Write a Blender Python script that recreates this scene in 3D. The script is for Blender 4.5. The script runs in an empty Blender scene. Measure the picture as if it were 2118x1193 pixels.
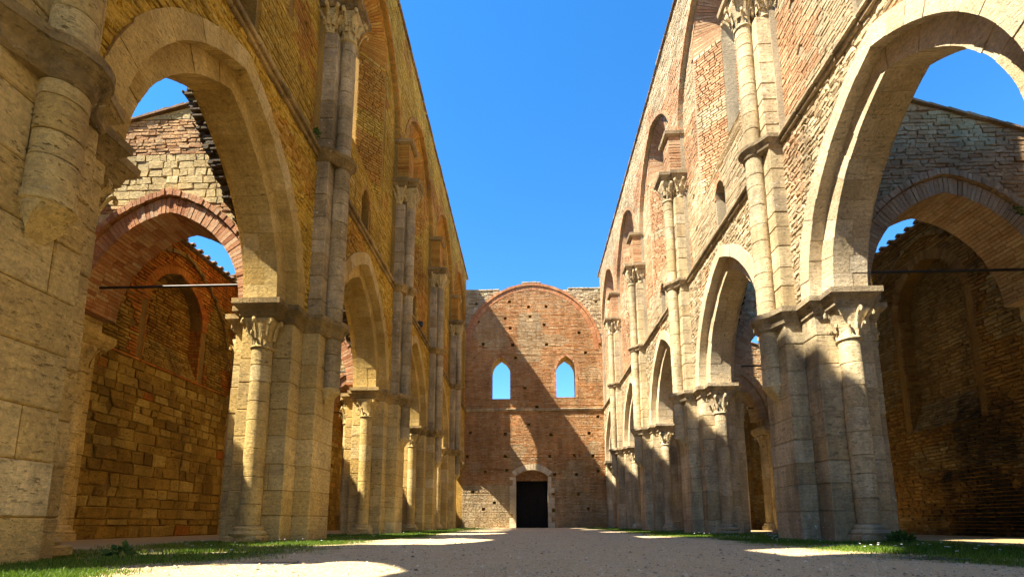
import bpy, bmesh, math, random
import numpy as np
from mathutils import Vector, Matrix
from mathutils.bvhtree import BVHTree
random.seed(7); RNG = random.Random(11)
scene = bpy.context.scene
COL = scene.collection

# ------------------------------------------------------------------ camera, sky, sun
PX = dict(py=934.2218, f=990.8064, pitch=.1471, yaw=-.0346, roll=-.0025)
CAM = Vector((-.3831, 0, .313))
_cy, _cp, _sp = math.cos(PX['yaw']), math.cos(PX['pitch']), math.sin(PX['pitch'])
CF = Vector((math.sin(PX['yaw'])*_cp, _cy*_cp, _sp))
_r = Vector((_cy, -math.sin(PX['yaw']), 0)); _u = _r.cross(CF)
_c, _s = math.cos(PX['roll']), math.sin(PX['roll'])
CR, CU = _c*_r+_s*_u, -_s*_r+_c*_u
cam = bpy.data.cameras.new('camera'); camo = bpy.data.objects.new('camera', cam); COL.objects.link(camo)
camo.matrix_world = Matrix(((CR.x, CU.x, -CF.x, CAM.x), (CR.y, CU.y, -CF.y, CAM.y), (CR.z, CU.z, -CF.z, CAM.z), (0, 0, 0, 1)))
cam.sensor_width = 36; cam.lens = 990.8064/2118*36; cam.shift_y = (934.2218-596.5)/2118
cam.clip_start = .05; cam.clip_end = 3000
scene.camera = camo
SUND = Vector((1, .555, -1.536)).normalized()
w = bpy.data.worlds.new('World'); scene.world = w; w.use_nodes = True
nt = w.node_tree; bg = nt.nodes['Background']
sky = nt.nodes.new('ShaderNodeTexSky'); sky.sky_type = 'NISHITA'; sky.sun_disc = False
sky.sun_elevation = math.asin(-SUND.z); sky.sun_rotation = math.atan2(-SUND.x, -SUND.y) % (2*math.pi)
sky.air_density = 1.0; sky.dust_density = 0.0; sky.ozone_density = 3.5
hs = nt.nodes.new('ShaderNodeHueSaturation'); hs.inputs['Saturation'].default_value = 1.3
nt.links.new(sky.outputs[0], hs.inputs['Color']); nt.links.new(hs.outputs[0], bg.inputs['Color'])
bg.inputs['Strength'].default_value = .099
sun = bpy.data.lights.new('sun', 'SUN'); suno = bpy.data.objects.new('sun', sun); COL.objects.link(suno)
sun.energy = 4.7; sun.angle = math.radians(.53); sun.color = (1, .91, .75)
suno.rotation_euler = SUND.to_track_quat('-Z', 'Y').to_euler(); suno.location = (-20, -14, 40)
vs = scene.view_settings; vs.view_transform = 'Standard'; vs.look = 'None'; vs.exposure = 1.92; vs.gamma = 1
scene.cycles.use_denoising = True; scene.cycles.adaptive_threshold = .02; scene.cycles.max_bounces = 9; scene.cycles.diffuse_bounces = 8

# ------------------------------------------------------------------ materials
def new_mat(name):
    m = bpy.data.materials.new(name); m.use_nodes = True
    n = m.node_tree; b = n.nodes['Principled BSDF']
    b.inputs['Roughness'].default_value = .9; b.inputs['Specular IOR Level'].default_value = .2
    return m, n, b
def nd(n, t, **k):
    x = n.nodes.new(t)
    for a, v in k.items():
        if hasattr(x, a): setattr(x, a, v)
        else: x.inputs[a].default_value = v
    return x
def noise(n, pos, scale, detail=4, rough=.55):
    t = nd(n, 'ShaderNodeTexNoise'); t.inputs['Scale'].default_value = scale
    t.inputs['Detail'].default_value = detail; t.inputs['Roughness'].default_value = rough
    n.links.new(pos, t.inputs['Vector']); return t.outputs['Fac']
def mapr(n, v, a, b, c, d):
    t = nd(n, 'ShaderNodeMapRange'); n.links.new(v, t.inputs[0])
    for i, q in enumerate((a, b, c, d)): t.inputs[i+1].default_value = q
    return t.outputs[0]
def mixc(n, fac, a, b, mode='MIX'):
    t = nd(n, 'ShaderNodeMix', data_type='RGBA', blend_type=mode)
    for s, v in ((t.inputs[0], fac), (t.inputs[6], a), (t.inputs[7], b)):
        if isinstance(v, (int, float)): s.default_value = v
        elif isinstance(v, tuple): s.default_value = (*v, 1)
        else: n.links.new(v, s)
    return t.outputs[2]
def math2(n, op, a, b):
    t = nd(n, 'ShaderNodeMath', operation=op)
    for s, v in ((t.inputs[0], a), (t.inputs[1], b)):
        if isinstance(v, (int, float)): s.default_value = v
        else: n.links.new(v, s)
    return t.outputs[0]
def ramp(n, fac, cols):
    t = nd(n, 'ShaderNodeValToRGB'); e = t.color_ramp.elements
    while len(e) < len(cols): e.new(.5)
    for i, c in enumerate(cols): e[i].position = i/(len(cols)-1); e[i].color = (*c, 1)
    n.links.new(fac, t.inputs[0]); return t.outputs[0]
MATS = {}
def masonry(name, cols, cols2=None, macro=(.68, 1.2), grain=.30, bump=.75, pits=0., lichen=0., streak=.25, stain=None, stainamt=.0, soot=None, moss=0.):
    m, n, b = new_mat(name); MATS[name] = m
    pos = nd(n, 'ShaderNodeNewGeometry').outputs['Position']
    tone = nd(n, 'ShaderNodeAttribute', attribute_name='tone').outputs['Fac']
    c = ramp(n, tone, cols)
    if cols2:
        k = nd(n, 'ShaderNodeAttribute', attribute_name='kind').outputs['Fac']
        c = mixc(n, k, c, ramp(n, tone, cols2))
    mp = nd(n, 'ShaderNodeMapping'); mp.inputs['Scale'].default_value = (1, 1, .22); n.links.new(pos, mp.inputs[0])
    mac = mapr(n, noise(n, pos, .45, 3, .6), .3, .7, macro[0], macro[1])
    stk = mapr(n, noise(n, mp.outputs[0], 2.2, 3, .65), .3, .7, 1-streak, 1+streak*.6)
    nz1 = noise(n, pos, 24, 4, .8); gr = mapr(n, nz1, .3, .7, 1-grain, 1+grain)
    f = math2(n, 'MULTIPLY', math2(n, 'MULTIPLY', mac, stk), gr)
    cc = nd(n, 'ShaderNodeCombineColor')
    for i in range(3): n.links.new(f, cc.inputs[i])
    c = mixc(n, 1., c, cc.outputs[0], 'MULTIPLY')
    if stain:
        sf = mapr(n, noise(n, pos, .9, 4, .7), .50, .66, 0, stainamt)
        c = mixc(n, sf, c, stain)
    h = noise(n, pos, 12, 5, .85)
    if pits > .3 and name[:4] in ('ston', 'arch'):
        mp3 = nd(n, 'ShaderNodeMapping'); mp3.inputs['Scale'].default_value = (2.2, 2.2, 34); n.links.new(pos, mp3.inputs[0])
        lam = noise(n, mp3.outputs[0], 1., 4, .7)
        lc = nd(n, 'ShaderNodeCombineColor'); lv = mapr(n, lam, .32, .68, .85, 1.08)
        for i in range(3): n.links.new(lv, lc.inputs[i])
        c = mixc(n, 1., c, lc.outputs[0], 'MULTIPLY'); h = math2(n, 'ADD', h, math2(n, 'MULTIPLY', lam, .2))
    if pits:
        mp2 = nd(n, 'ShaderNodeMapping'); mp2.inputs['Scale'].default_value = (7, 7, 20); n.links.new(pos, mp2.inputs[0])
        pv = noise(n, mp2.outputs[0], 1.6, 3, .7)
        pf = mapr(n, pv, .60, .66, 0, 1)
        c = mixc(n, math2(n, 'MULTIPLY', math2(n, 'MULTIPLY', pf, pits), mapr(n, noise(n, pos, .7, 3, .6), .42, .58, .15, 1)), c, tuple(x*.3 for x in cols[0]))
        h = math2(n, 'SUBTRACT', h, math2(n, 'MULTIPLY', pf, .9))
    if lichen:
        lf = mapr(n, noise(n, pos, 14, 3, .6), .64, .69, 0, 1)
        lm = mapr(n, noise(n, pos, .9, 3, .5), .45, .62, 0, lichen)
        c = mixc(n, math2(n, 'MULTIPLY', lf, lm), c, (.62, .6, .52))
    if moss:
        mf = mapr(n, noise(n, pos, 1.3, 6, .7), .6, .7, 0, moss)
        c = mixc(n, mf, c, (.10, .10, .025))
    if soot:
        for (sx, sy, sz, rr) in soot:
            d = nd(n, 'ShaderNodeVectorMath', operation='DISTANCE'); n.links.new(pos, d.inputs[0]); d.inputs[1].default_value = (sx, sy, sz)
            q = math2(n, 'ADD', d.outputs['Value'], mapr(n, noise(n, pos, 1.9, 6, .75), .3, .7, -.8, .8))
            c = mixc(n, mapr(n, q, rr*.4, rr*1.15, .88, 0), c, (.012, .010, .008))
    n.links.new(c, b.inputs['Base Color'])
    bp = nd(n, 'ShaderNodeBump'); bp.inputs['Strength'].default_value = bump; bp.inputs['Distance'].default_value = .05
    n.links.new(h, bp.inputs['Height']); n.links.new(bp.outputs[0], b.inputs['Normal'])
    return m
masonry('stone_warm', [(.54, .345, .095), (.66, .45, .15), (.73, .53, .21), (.78, .61, .31)], pits=.9, streak=.2, stain=(.19, .13, .06), stainamt=.5, lichen=.25)
masonry('stone_grey', [(.50, .37, .19), (.61, .47, .265), (.69, .555, .335), (.75, .62, .40)], pits=.7, lichen=1., streak=.5, stain=(.20, .165, .125), stainamt=.6)
masonry('crust_warm', [(.34, .225, .08), (.46, .31, .12), (.57, .405, .18)], macro=(.45, 1.4), pits=.6, streak=.4, lichen=.4, stain=(.06, .04, .02), stainamt=.8)
masonry('crust_grey', [(.38, .285, .165), (.50, .39, .24), (.61, .495, .32)], macro=(.5, 1.3), pits=.6, streak=.4, lichen=.6, stain=(.10, .075, .05), stainamt=.75)
masonry('stone_mid', [(.40, .275, .12), (.50, .365, .175), (.58, .44, .235), (.63, .50, .295)], macro=(.55, 1.2), pits=.8, lichen=.8, streak=.45, stain=(.13, .10, .06), stainamt=.6)
masonry('arch_warm', [(.56, .36, .095), (.66, .45, .14), (.74, .54, .22)], pits=.5, streak=.18, stain=(.22, .14, .05), stainamt=.4)
masonry('arch_pale', [(.56, .43, .25), (.66, .53, .34), (.74, .62, .43)], pits=.35, streak=.12, lichen=.3)
RED = [(.30, .10, .045), (.42, .16, .07), (.50, .23, .11), (.52, .31, .18)]
BUFF = [(.36, .24, .11), (.48, .35, .18), (.55, .43, .25)]
masonry('wall_left', [(.44, .165, .022), (.57, .275, .04), (.63, .35, .07)], [(.52, .30, .03), (.64, .39, .05), (.70, .47, .10)], pits=.55, bump=.9, streak=.2)
masonry('wall_right', [(.42, .215, .105), (.53, .31, .165), (.61, .425, .255)], [(.42, .30, .165), (.56, .435, .26), (.68, .56, .37)], pits=.55, bump=.9, streak=.2)
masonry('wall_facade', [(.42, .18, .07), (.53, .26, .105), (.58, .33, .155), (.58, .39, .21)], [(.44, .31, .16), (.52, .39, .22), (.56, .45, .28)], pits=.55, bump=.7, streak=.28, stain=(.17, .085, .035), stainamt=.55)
masonry('aisle_left', [(.44, .125, .02), (.55, .195, .032), (.60, .28, .05)], [(.26, .145, .022), (.42, .25, .045), (.55, .37, .09)], pits=.55, bump=.9, streak=.3, stain=(.07, .045, .02), stainamt=.55, )
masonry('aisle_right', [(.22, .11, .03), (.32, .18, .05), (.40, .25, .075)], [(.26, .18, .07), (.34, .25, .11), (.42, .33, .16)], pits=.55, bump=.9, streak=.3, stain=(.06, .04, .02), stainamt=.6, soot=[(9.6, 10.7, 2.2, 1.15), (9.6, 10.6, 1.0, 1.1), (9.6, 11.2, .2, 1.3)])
masonry('cross_left', [(.42, .20, .075), (.52, .30, .13), (.57, .38, .19)], [(.42, .295, .115), (.52, .39, .175), (.58, .46, .23)], pits=.55, bump=.9)
masonry('cross_right', [(.44, .25, .12), (.55, .36, .19), (.62, .45, .27)], [(.46, .35, .18), (.55, .44, .25), (.62, .52, .33)], pits=.55, bump=.9, moss=.7)
masonry('brick_red', [(.40, .15, .06), (.49, .22, .095), (.56, .31, .15)], macro=(.8, 1.1))
masonry('brick_arch', [(.30, .12, .05), (.40, .18, .08), (.48, .27, .14), (.52, .36, .22)], macro=(.8, 1.15))
masonry('brick_arch_pale', [(.38, .24, .13), (.47, .33, .2), (.54, .42, .27)], macro=(.8, 1.15), moss=.4)
masonry('mortar_warm', [(.40, .235, .05), (.40, .235, .05)], bump=1.)
masonry('mortar_pale', [(.40, .33, .22), (.40, .33, .22)], bump=1.)
masonry('mortar_dark', [(.28, .17, .05), (.28, .17, .05)], bump=1.)
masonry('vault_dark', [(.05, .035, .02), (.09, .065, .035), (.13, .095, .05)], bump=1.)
masonry('tile', [(.20, .12, .07), (.30, .19, .11), (.36, .27, .18)], moss=.5)
def simple(name, col, rough=.7, metal=0., bump=0):
    m, n, b = new_mat(name); MATS[name] = m
    b.inputs['Base Color'].default_value = (*col, 1); b.inputs['Roughness'].default_value = rough; b.inputs['Metallic'].default_value = metal
    if bump:
        pos = nd(n, 'ShaderNodeNewGeometry').outputs['Position']; h = noise(n, pos, 20, 5, .6)
        n.links.new(mixc(n, mapr(n, noise(n, pos, 6, 5, .6), .3, .7, .0, 1.), tuple(x*.6 for x in col), tuple(min(1, x*1.3) for x in col)), b.inputs['Base Color'])
        bp = nd(n, 'ShaderNodeBump'); bp.inputs['Strength'].default_value = bump; bp.inputs['Distance'].default_value = .02
        n.links.new(h, bp.inputs['Height']); n.links.new(bp.outputs[0], b.inputs['Normal'])
simple('iron', (.05, .045, .04), .55, .6, .2); simple('wood_shaded', (.009, .007, .005), .8, 0, .4)
simple('slab', (.07, .075, .08), .3, 0, .3); simple('daisy', (.8, .8, .75)); simple('lamp_body', (.03, .04, .04), .4)
simple('lamp_glass', (.25, .3, .32), .1)
def foliage(name, cols):
    m, n, b = new_mat(name); MATS[name] = m
    tone = nd(n, 'ShaderNodeAttribute', attribute_name='tone').outputs['Fac']
    n.links.new(ramp(n, tone, cols), b.inputs['Base Color']); b.inputs['Roughness'].default_value = .6
    b.inputs['Subsurface Weight'].default_value = 0
    tr = nd(n, 'ShaderNodeBsdfTranslucent'); n.links.new(ramp(n, tone, cols), tr.inputs['Color'])
    mx = nd(n, 'ShaderNodeMixShader'); mx.inputs[0].default_value = .35
    n.links.new(b.outputs[0], mx.inputs[1]); n.links.new(tr.outputs[0], mx.inputs[2])
    n.links.new(mx.outputs[0], n.nodes['Material Output'].inputs['Surface'])
foliage('grass_blade', [(.04, .09, .008), (.09, .18, .014), (.19, .27, .03), (.36, .31, .09)])
foliage('leaf', [(.04, .09, .015), (.09, .16, .03), (.14, .2, .05)])
def pebblemat():
    m, n, b = new_mat('pebble'); MATS['pebble'] = m
    tone = nd(n, 'ShaderNodeAttribute', attribute_name='tone').outputs['Fac']
    n.links.new(ramp(n, tone, [(.12, .09, .06), (.40, .305, .19), (.58, .46, .30), (.70, .60, .44)]), b.inputs['Base Color'])
pebblemat()
def groundmat():
    m, n, b = new_mat('ground_soil'); MATS['ground_soil'] = m
    pos = nd(n, 'ShaderNodeNewGeometry').outputs['Position']
    g = ramp(n, noise(n, pos, 2.2, 7, .78), [(.46, .35, .185), (.64, .495, .275), (.75, .605, .365)])
    fine = ramp(n, noise(n, pos, 55, 4, .7), [(.35, .35, .35), (.95, .95, .95), (1.25, 1.25, 1.25)])
    c = mixc(n, 1., g, fine, 'MULTIPLY')
    sx = nd(n, 'ShaderNodeSeparateXYZ'); n.links.new(pos, sx.inputs[0])
    ax = math2(n, 'ABSOLUTE', math2(n, 'ADD', sx.outputs[0], 0.), 0.)
    e = math2(n, 'ADD', ax, mapr(n, noise(n, pos, 1.1, 6, .65), .3, .7, -.9, .9))
    inner = mapr(n, e, 2.5, 3.2, 0, 1); outer = mapr(n, e, 5.9, 6.4, 1, 0)
    dirt = ramp(n, noise(n, pos, 9, 7, .7), [(.07, .075, .025), (.17, .15, .06), (.30, .25, .12)])
    c = mixc(n, math2(n, 'MULTIPLY', math2(n, 'MULTIPLY', inner, outer), .85), c, dirt)
    # dusty yellow earth floor of the aisles
    ad = ramp(n, noise(n, pos, 6, 6, .7), [(.28, .19, .075), (.40, .29, .13)])
    c = mixc(n, mapr(n, e, 6.0, 6.6, 0, .8), c, ad)
    n.links.new(c, b.inputs['Base Color'])
    h = math2(n, 'ADD', noise(n, pos, 30, 6, .7), math2(n, 'MULTIPLY', noise(n, pos, 90, 3, .6), .5))
    bp = nd(n, 'ShaderNodeBump'); bp.inputs['Strength'].default_value = .9; bp.inputs['Distance'].default_value = .02
    n.links.new(h, bp.inputs['Height']); n.links.new(bp.outputs[0], b.inputs['Normal'])
groundmat()

# ------------------------------------------------------------------ object helpers
def thing(name, label, cat, loc, group=None):
    o = bpy.data.objects.new(name, None); COL.objects.link(o); o.location = loc
    o.empty_display_size = .3
    o['label'] = label; o['category'] = cat
    if group: o['group'] = group
    return o
SOLID = []      # (verts, faces) of big bodies, used to see which pieces stand in view
def mesh_obj(name, V, Fc, mat, parent=None, tone=None, kind=None, smooth=False, stuff=False, solid=False, center=None):
    V = np.asarray(V, float).reshape(-1, 3)
    base = np.array(parent.location if parent else (0, 0, 0))
    if parent is not None and parent.parent is not None: base = base + np.array(parent.parent.location)
    if center is None: center = base if parent else np.zeros(3)
    me = bpy.data.meshes.new(name); me.from_pydata((V-center).tolist(), [], Fc)
    if tone is not None:
        for nm, arr in (('tone', tone), ('kind', kind)):
            if arr is None: continue
            a = me.attributes.new(nm, 'FLOAT', 'FACE')
            a.data.foreach_set('value', np.broadcast_to(np.asarray(arr, np.float32), (len(Fc),)).copy())
    me.materials.append(MATS[mat])
    if smooth == 'sides': me.polygons.foreach_set('use_smooth', np.array([len(f) == 4 for f in Fc]))
    elif smooth: me.polygons.foreach_set('use_smooth', np.ones(len(me.polygons), bool))
    o = bpy.data.objects.new(name, me); COL.objects.link(o); o.location = Vector(center-base) if parent else Vector(center)
    if parent: o.parent = parent
    if stuff: o['kind'] = 'stuff'
    if solid: SOLID.append((V, Fc))
    return o
# ---- templates: a piece is (8..24 corner verts, template name)
CH_F = None
def cham_template():
    bm = bmesh.new(); vs_ = []
    for sx in (0, 1):
        for sy in (0, 1):
            for sz in (0, 1):
                for ax in range(3):
                    p = [(.1 if s == 0 else .9) for s in (sx, sy, sz)]; p[ax] = (sx, sy, sz)[ax]
                    vs_.append(bm.verts.new(p))
    bmesh.ops.convex_hull(bm, input=bm.verts)
    bmesh.ops.dissolve_limit(bm, angle_limit=.05, verts=bm.verts, edges=bm.edges)
    bm.verts.ensure_lookup_table(); bm.verts.index_update()
    ids = {v: i for i, v in enumerate(bm.verts)}
    co = [tuple(v.co) for v in bm.verts]; f = [[ids[v] for v in fc.verts] for fc in bm.faces]
    bm.free(); return np.array(co), f
CHV, CHF = cham_template()
BOXF = [[0, 3, 2, 1], [4, 5, 6, 7], [0, 1, 5, 4], [1, 2, 6, 5], [2, 3, 7, 6], [3, 0, 4, 7]]
# laid stone: back ring 0-3, middle ring 4-7, front ring 8-11
LAYF = [[0, 1, 5, 4], [1, 2, 6, 5], [2, 3, 7, 6], [3, 0, 4, 7], [4, 5, 9, 8], [5, 6, 10, 9], [6, 7, 11, 10], [7, 4, 8, 11], [8, 9, 10, 11]]
LAYF5 = [[0, 1, 5, 4], [1, 2, 6, 5], [2, 3, 7, 6], [3, 0, 4, 7], [4, 5, 6, 7]]
TEMPL = {'box': BOXF, 'lay': LAYF, 'lay5': LAYF5, 'cham': CHF}
TEMPL_F = {k: [f[::-1] for f in v] for k, v in TEMPL.items()}
class Pile(list):
    """stones of one kind that belong to one thing"""
    def add(self, verts, t, flip, tone, kind=0.): self.append((np.asarray(verts, float), t, flip, tone, kind))
QUEUE = []
def emit(parent, name, pile, mat, limit=300, minpx=9., smooth=False, joined=None):
    QUEUE.append((parent, name, pile, mat, limit, minpx, smooth, joined))
NP_C = np.array(CAM); NP_R = np.array(CR); NP_U = np.array(CU); NP_F = np.array(CF)
def pix(V):
    d = V-NP_C; wz = d@NP_F
    wz = np.where(wz < .05, .05, wz)
    return 1059+PX['f']*(d@NP_R)/wz, PX['py']-PX['f']*(d@NP_U)/wz, (d@NP_F)
def flush():
    vs_, fs_ = [], []; n0 = 0
    for V, F in SOLID:
        vs_ += V.tolist(); fs_ += [[i+n0 for i in f] for f in F]; n0 += len(V)
    bvh = BVHTree.FromPolygons(vs_, fs_)
    for parent, name, pile, mat, limit, minpx, smooth, joined in QUEUE:
        if not pile: continue
        score = []
        for i, (V, t, fl, tn, kd) in enumerate(pile):
            x, y, wz = pix(V)
            if wz.min() < .1: continue
            dx, dy = x.max()-x.min(), y.max()-y.min()
            if x.max() < 0 or x.min() > 2118 or y.max() < 0 or y.min() > 1193: continue
            if max(dx, dy) < minpx or dx*dy < minpx*minpx*.45: continue
            score.append((dx*dy, i))
        score.sort(reverse=True)
        single = []
        for s, i in score:
            if len(single) >= limit: break
            V = pile[i][0]; c = Vector(V.mean(0)); d = c-CAM; L = d.length; d.normalize()
            hit = bvh.ray_cast(CAM, d, L)
            if hit[0] is not None and hit[3] < L-.42:
                k = V[np.argmin(((V-NP_C)**2).sum(1))]; d = Vector(k)-CAM; L = d.length; d.normalize()
                hit = bvh.ray_cast(CAM, d, L)
                if hit[0] is not None and hit[3] < L-.2: continue
            single.append(i)
        ss = set(single)
        for i in single:
            V, t, fl, tn, kd = pile[i]
            mesh_obj(name, V, (TEMPL_F if fl else TEMPL)[t] if isinstance(t, str) else t, mat, parent, tn, kd, smooth, center=V.mean(0))
        AV, AF, AT, AK = [], [], [], []; n0 = 0
        for i, (V, t, fl, tn, kd) in enumerate(pile):
            if i in ss: continue
            F = (TEMPL_F if fl else TEMPL)[t] if isinstance(t, str) else t
            AV.append(V); AF += [[j+n0 for j in f] for f in F]; AT += [tn]*len(F); AK += [kd]*len(F); n0 += len(V)
        if AV:
            mesh_obj(joined or (name+'s'), np.concatenate(AV), AF, mat, parent, np.array(AT), np.array(AK), smooth, stuff=True)

# ------------------------------------------------------------------ masonry
U = RNG.uniform
class Op:
    """opening: straight sides to zs, then a pointed arch with centres c beyond the axis"""
    def __init__(s, uc, h, zb, zs, c=0., flat=False): s.uc, s.h, s.zb, s.zs, s.c, s.flat = uc, h, zb, zs, c, flat; s.R = h+c; s.top = zs if flat else zs+math.sqrt(max(0, s.R**2-c*c))
    def hw(s, v):
        if v <= s.zb or v >= s.top: return 0.
        if v <= s.zs: return s.h
        return max(0., math.sqrt(max(0, s.R**2-(v-s.zs)**2))-s.c)
    def grow(s, e): return Op(s.uc, s.h+e, s.zb, s.zs, s.c, s.flat)
def hole(u, v, r=.09): return Op(u, r, v-r, v+r, 0, True)
def segs(v0, v1, ul, ops):
    l0, r0 = ul(v0+1e-4); l1, r1 = ul(v1-1e-4)
    out = []; cb, ct = l0, l1
    for o in sorted(ops, key=lambda o: o.uc):
        hb, ht = o.hw(v0+1e-4), o.hw(v1-1e-4)
        if hb == 0 and ht == 0: continue
        if o.uc+max(hb, ht) < max(cb, ct) or o.uc-max(hb, ht) > min(r0, r1): continue
        out.append((cb, ct, o.uc-hb, o.uc-ht)); cb, ct = o.uc+hb, o.uc+ht
    out.append((cb, ct, r0, r1))
    return [q for q in out if max(q[2]-q[0], q[3]-q[1]) > .03 and min(q[2]-q[0], q[3]-q[1]) > -.05]
def flipof(F):
    o = np.array(F(0, 0, 0)); a = np.array(F(1, 0, 0))-o; b = np.array(F(0, 1, 0))-o; n = np.array(F(0, 0, 1))-o
    return np.dot(np.cross(a, b), n) < 0
def stone(pile, F, fl, q, g, ch, d, back, tone, kind, jit=0., five=False):
    (a0, b0), (a1, b1), (a2, b2), (a3, b3) = q      # bl br tr tl
    def ring(e, dep, j=0.):
        r = [(a0+e, b0+e), (a1-e, b1+e), (a2-e, b2-e), (a3+e, b3-e)]
        return [F(x+U(-j, j), y+U(-j, j), dep+U(-j, j)*.5) for x, y in r]
    if five: pile.add(ring(g, -back)+ring(g+ch, d, jit), 'lay5', fl, tone, kind)
    else: pile.add(ring(g, -back)+ring(g, d-ch, jit)+ring(g+ch, d, jit), 'lay', fl, tone, kind)
def lay(pile, F, v0, v1, ul, ops, h, l, g=.006, ch=.008, proud=.012, back=.05, kindf=None, breaks=(), jit=0., five=True, tonef=None, wob=.0, dropf=None):
    fl = flipof(F); v = v0
    ul = ul if callable(ul) else (lambda z, u_=ul: u_)
    bs = sorted([b for b in breaks if v0 < b < v1]+[v1])
    while v < v1-1e-3:
        hh = h(v) if callable(h) else h
        hh *= U(.78, 1.24)
        nb = next(b for b in bs if b > v+1e-3)
        vn = v+hh
        if vn > nb-hh*.4: vn = nb
        for lb, lt, rb, rt in segs(v, vn, ul, ops):
            L, R = max(lb, lt), min(rb, rt)
            js = []
            ll = l(v) if callable(l) else l
            if R-L > ll*1.3:
                u = L+ll*U(.35, 1.1)
                while u < R-ll*.45: js.append(u); u += ll*U(.55, 1.45)
            pts = [(lb, lt)]+[(j, j+U(-wob, wob)) for j in js]+[(rb, rt)]
            for (x0b, x0t), (x1b, x1t) in zip(pts, pts[1:]):
                uc = (x0b+x1b)/2
                if dropf and dropf(uc, v): continue
                k = kindf(uc, v) if kindf else 0.
                t = min(1, max(0, (tonef(uc, v) if tonef else .5)+RNG.gauss(0, .24)))
                if (x1b-x0b) < .03 and (x1t-x0t) < .03: continue
                gg = min(g, .2*max(.01, min(abs(x1b-x0b), vn-v)))
                stone(pile, F, fl, ((x0b, v), (x1b, v), (x1t, vn), (x0t, vn)), gg, ch, proud*U(.2, 1.8), back, t, k, jit, five)
        v = vn
class Body:
    """solid backing body made of prisms"""
    def __init__(s): s.V, s.F = [], []
    def prism(s, c8, flip=False):
        n = len(s.V); s.V += [tuple(c) for c in c8]
        s.F += [[n+i for i in (f[::-1] if flip else f)] for f in BOXF]
    def box(s, x0, x1, y0, y1, z0, z1):
        x0, x1 = sorted((x0, x1)); y0, y1 = sorted((y0, y1))
        s.prism([(x0, y0, z0), (x1, y0, z0), (x1, y1, z0), (x0, y1, z0), (x0, y0, z1), (x1, y0, z1), (x1, y1, z1), (x0, y1, z1)])
    def wall(s, F, v0, v1, ul, ops, d0, d1, h=.3, breaks=()):
        ul = ul if callable(ul) else (lambda z, u_=ul: u_)
        bs = {v0, v1}
        for o in ops: bs |= {b for b in (o.zb, o.zs, o.top) if v0 < b < v1}
        bs |= {b for b in breaks if v0 < b < v1}
        bs = sorted(bs); rows = []
        for a, b in zip(bs, bs[1:]):
            need = any((not o.flat) and o.zs-.001 <= a < o.top for o in ops) or breaks
            k = max(1, math.ceil((b-a)/h)) if need else 1
            rows += [(a+(b-a)*i/k, a+(b-a)*(i+1)/k) for i in range(k)]
        fl = not flipof(F)
        for a, b in rows:
            if b-a < 1e-4: continue
            for lb, lt, rb, rt in segs(a, b, ul, ops):
                if rt < lt: rt = lt = (rt+lt)/2
                c = [F(lb, a, d0), F(rb, a, d0), F(rt, b, d0), F(lt, b, d0), F(lb, a, d1), F(rb, a, d1), F(rt, b, d1), F(lt, b, d1)]
                s.prism(c, not fl)
    def emit(s, name, mat, parent, solid=True):
        return mesh_obj(name, s.V, s.F, mat, parent, .5, 0., solid=solid)
def archring(pile, F, uc, zs, c, hi, ho, d0, d1, size, rows=1, g=.004, jag=0., proudj=.006, sides=(-1, 1), t0=0., t1=1., tonef=None):
    """voussoirs of a pointed arch; d0 back, d1 front; rows across the depth"""
    fl = flipof(F)
    Ri, Ro = hi+c, ho+c; ti, to = math.acos(min(1, c/Ri)), math.acos(min(1, c/Ro))
    n = max(3, round((Ri+Ro)/2*ti/size))
    for sgn in sides:
        for k in range(n):
            f0, f1 = k/n, (k+1)/n
            if f1 < t0+1e-6 or f0 > t1-1e-6: continue
            e = g/2/((Ri+Ro)/2)
            cuts = [d0]+([d0+(d1-d0)*((i+U(-.25, .25))/rows) for i in range(1, rows)] if rows > 1 else [])+[d1]
            for q in range(len(cuts)-1):
                dd0 = cuts[q]+(g/2 if q else 0); dd1 = cuts[q+1]-(g/2 if q < len(cuts)-2 else -U(-proudj, proudj))
                ji = U(-proudj, proudj)*.7; jo = U(-jag, jag)
                P = []; ns = 1 if size < .15 else 3
                for m_ in range(ns+1):
                    f = f0+(f1-f0)*m_/ns; ee = e*(1-2*m_/ns)
                    for dd, R, tt in ((dd0, Ri+ji, ti), (dd0, Ro+jo, to), (dd1, Ro+jo, to), (dd1, Ri+ji, ti)):
                        th = f*tt+ee
                        P.append(F(uc+sgn*(R*math.cos(th)-c), zs+R*math.sin(th), dd))
                FC = [[0, 3, 2, 1], [4*ns, 4*ns+1, 4*ns+2, 4*ns+3]]+[[4*m_+k, 4*m_+(k+1) % 4, 4*m_+4+(k+1) % 4, 4*m_+4+k] for m_ in range(ns) for k in range(4)]
                if fl != (sgn < 0): FC = FC
                else: FC = [q_[::-1] for q_ in FC]
                tn = min(1, max(0, (tonef(f0) if tonef else .5)+RNG.gauss(0, .22)))
                pile.add(P, FC, False, tn, 0.)
def chbox(pile, x0, x1, y0, y1, z0, z1, ch=.012, tone=None, kind=0., g=.004, jit=.006):
    x0, x1 = sorted((x0, x1)); y0, y1 = sorted((y0, y1))
    x0 += g; x1 -= g; y0 += g; y1 -= g; z0 += g; z1 -= g
    sz = np.array([x1-x0, y1-y0, z1-z0])
    T = CHV.copy(); lo = ch/np.maximum(sz, 1e-3)
    lo = np.minimum(lo, .3)
    for ax in range(3):
        col = T[:, ax]; col[np.abs(col-.1) < .01] = lo[ax]; col[np.abs(col-.9) < .01] = 1-lo[ax]
    V = np.array([x0, y0, z0])+T*sz
    V += np.array([U(-jit, jit), U(-jit, jit), 0])
    pile.add(V, 'cham', False, min(1, max(0, RNG.gauss(.5, .17))) if tone is None else tone, kind)
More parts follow.
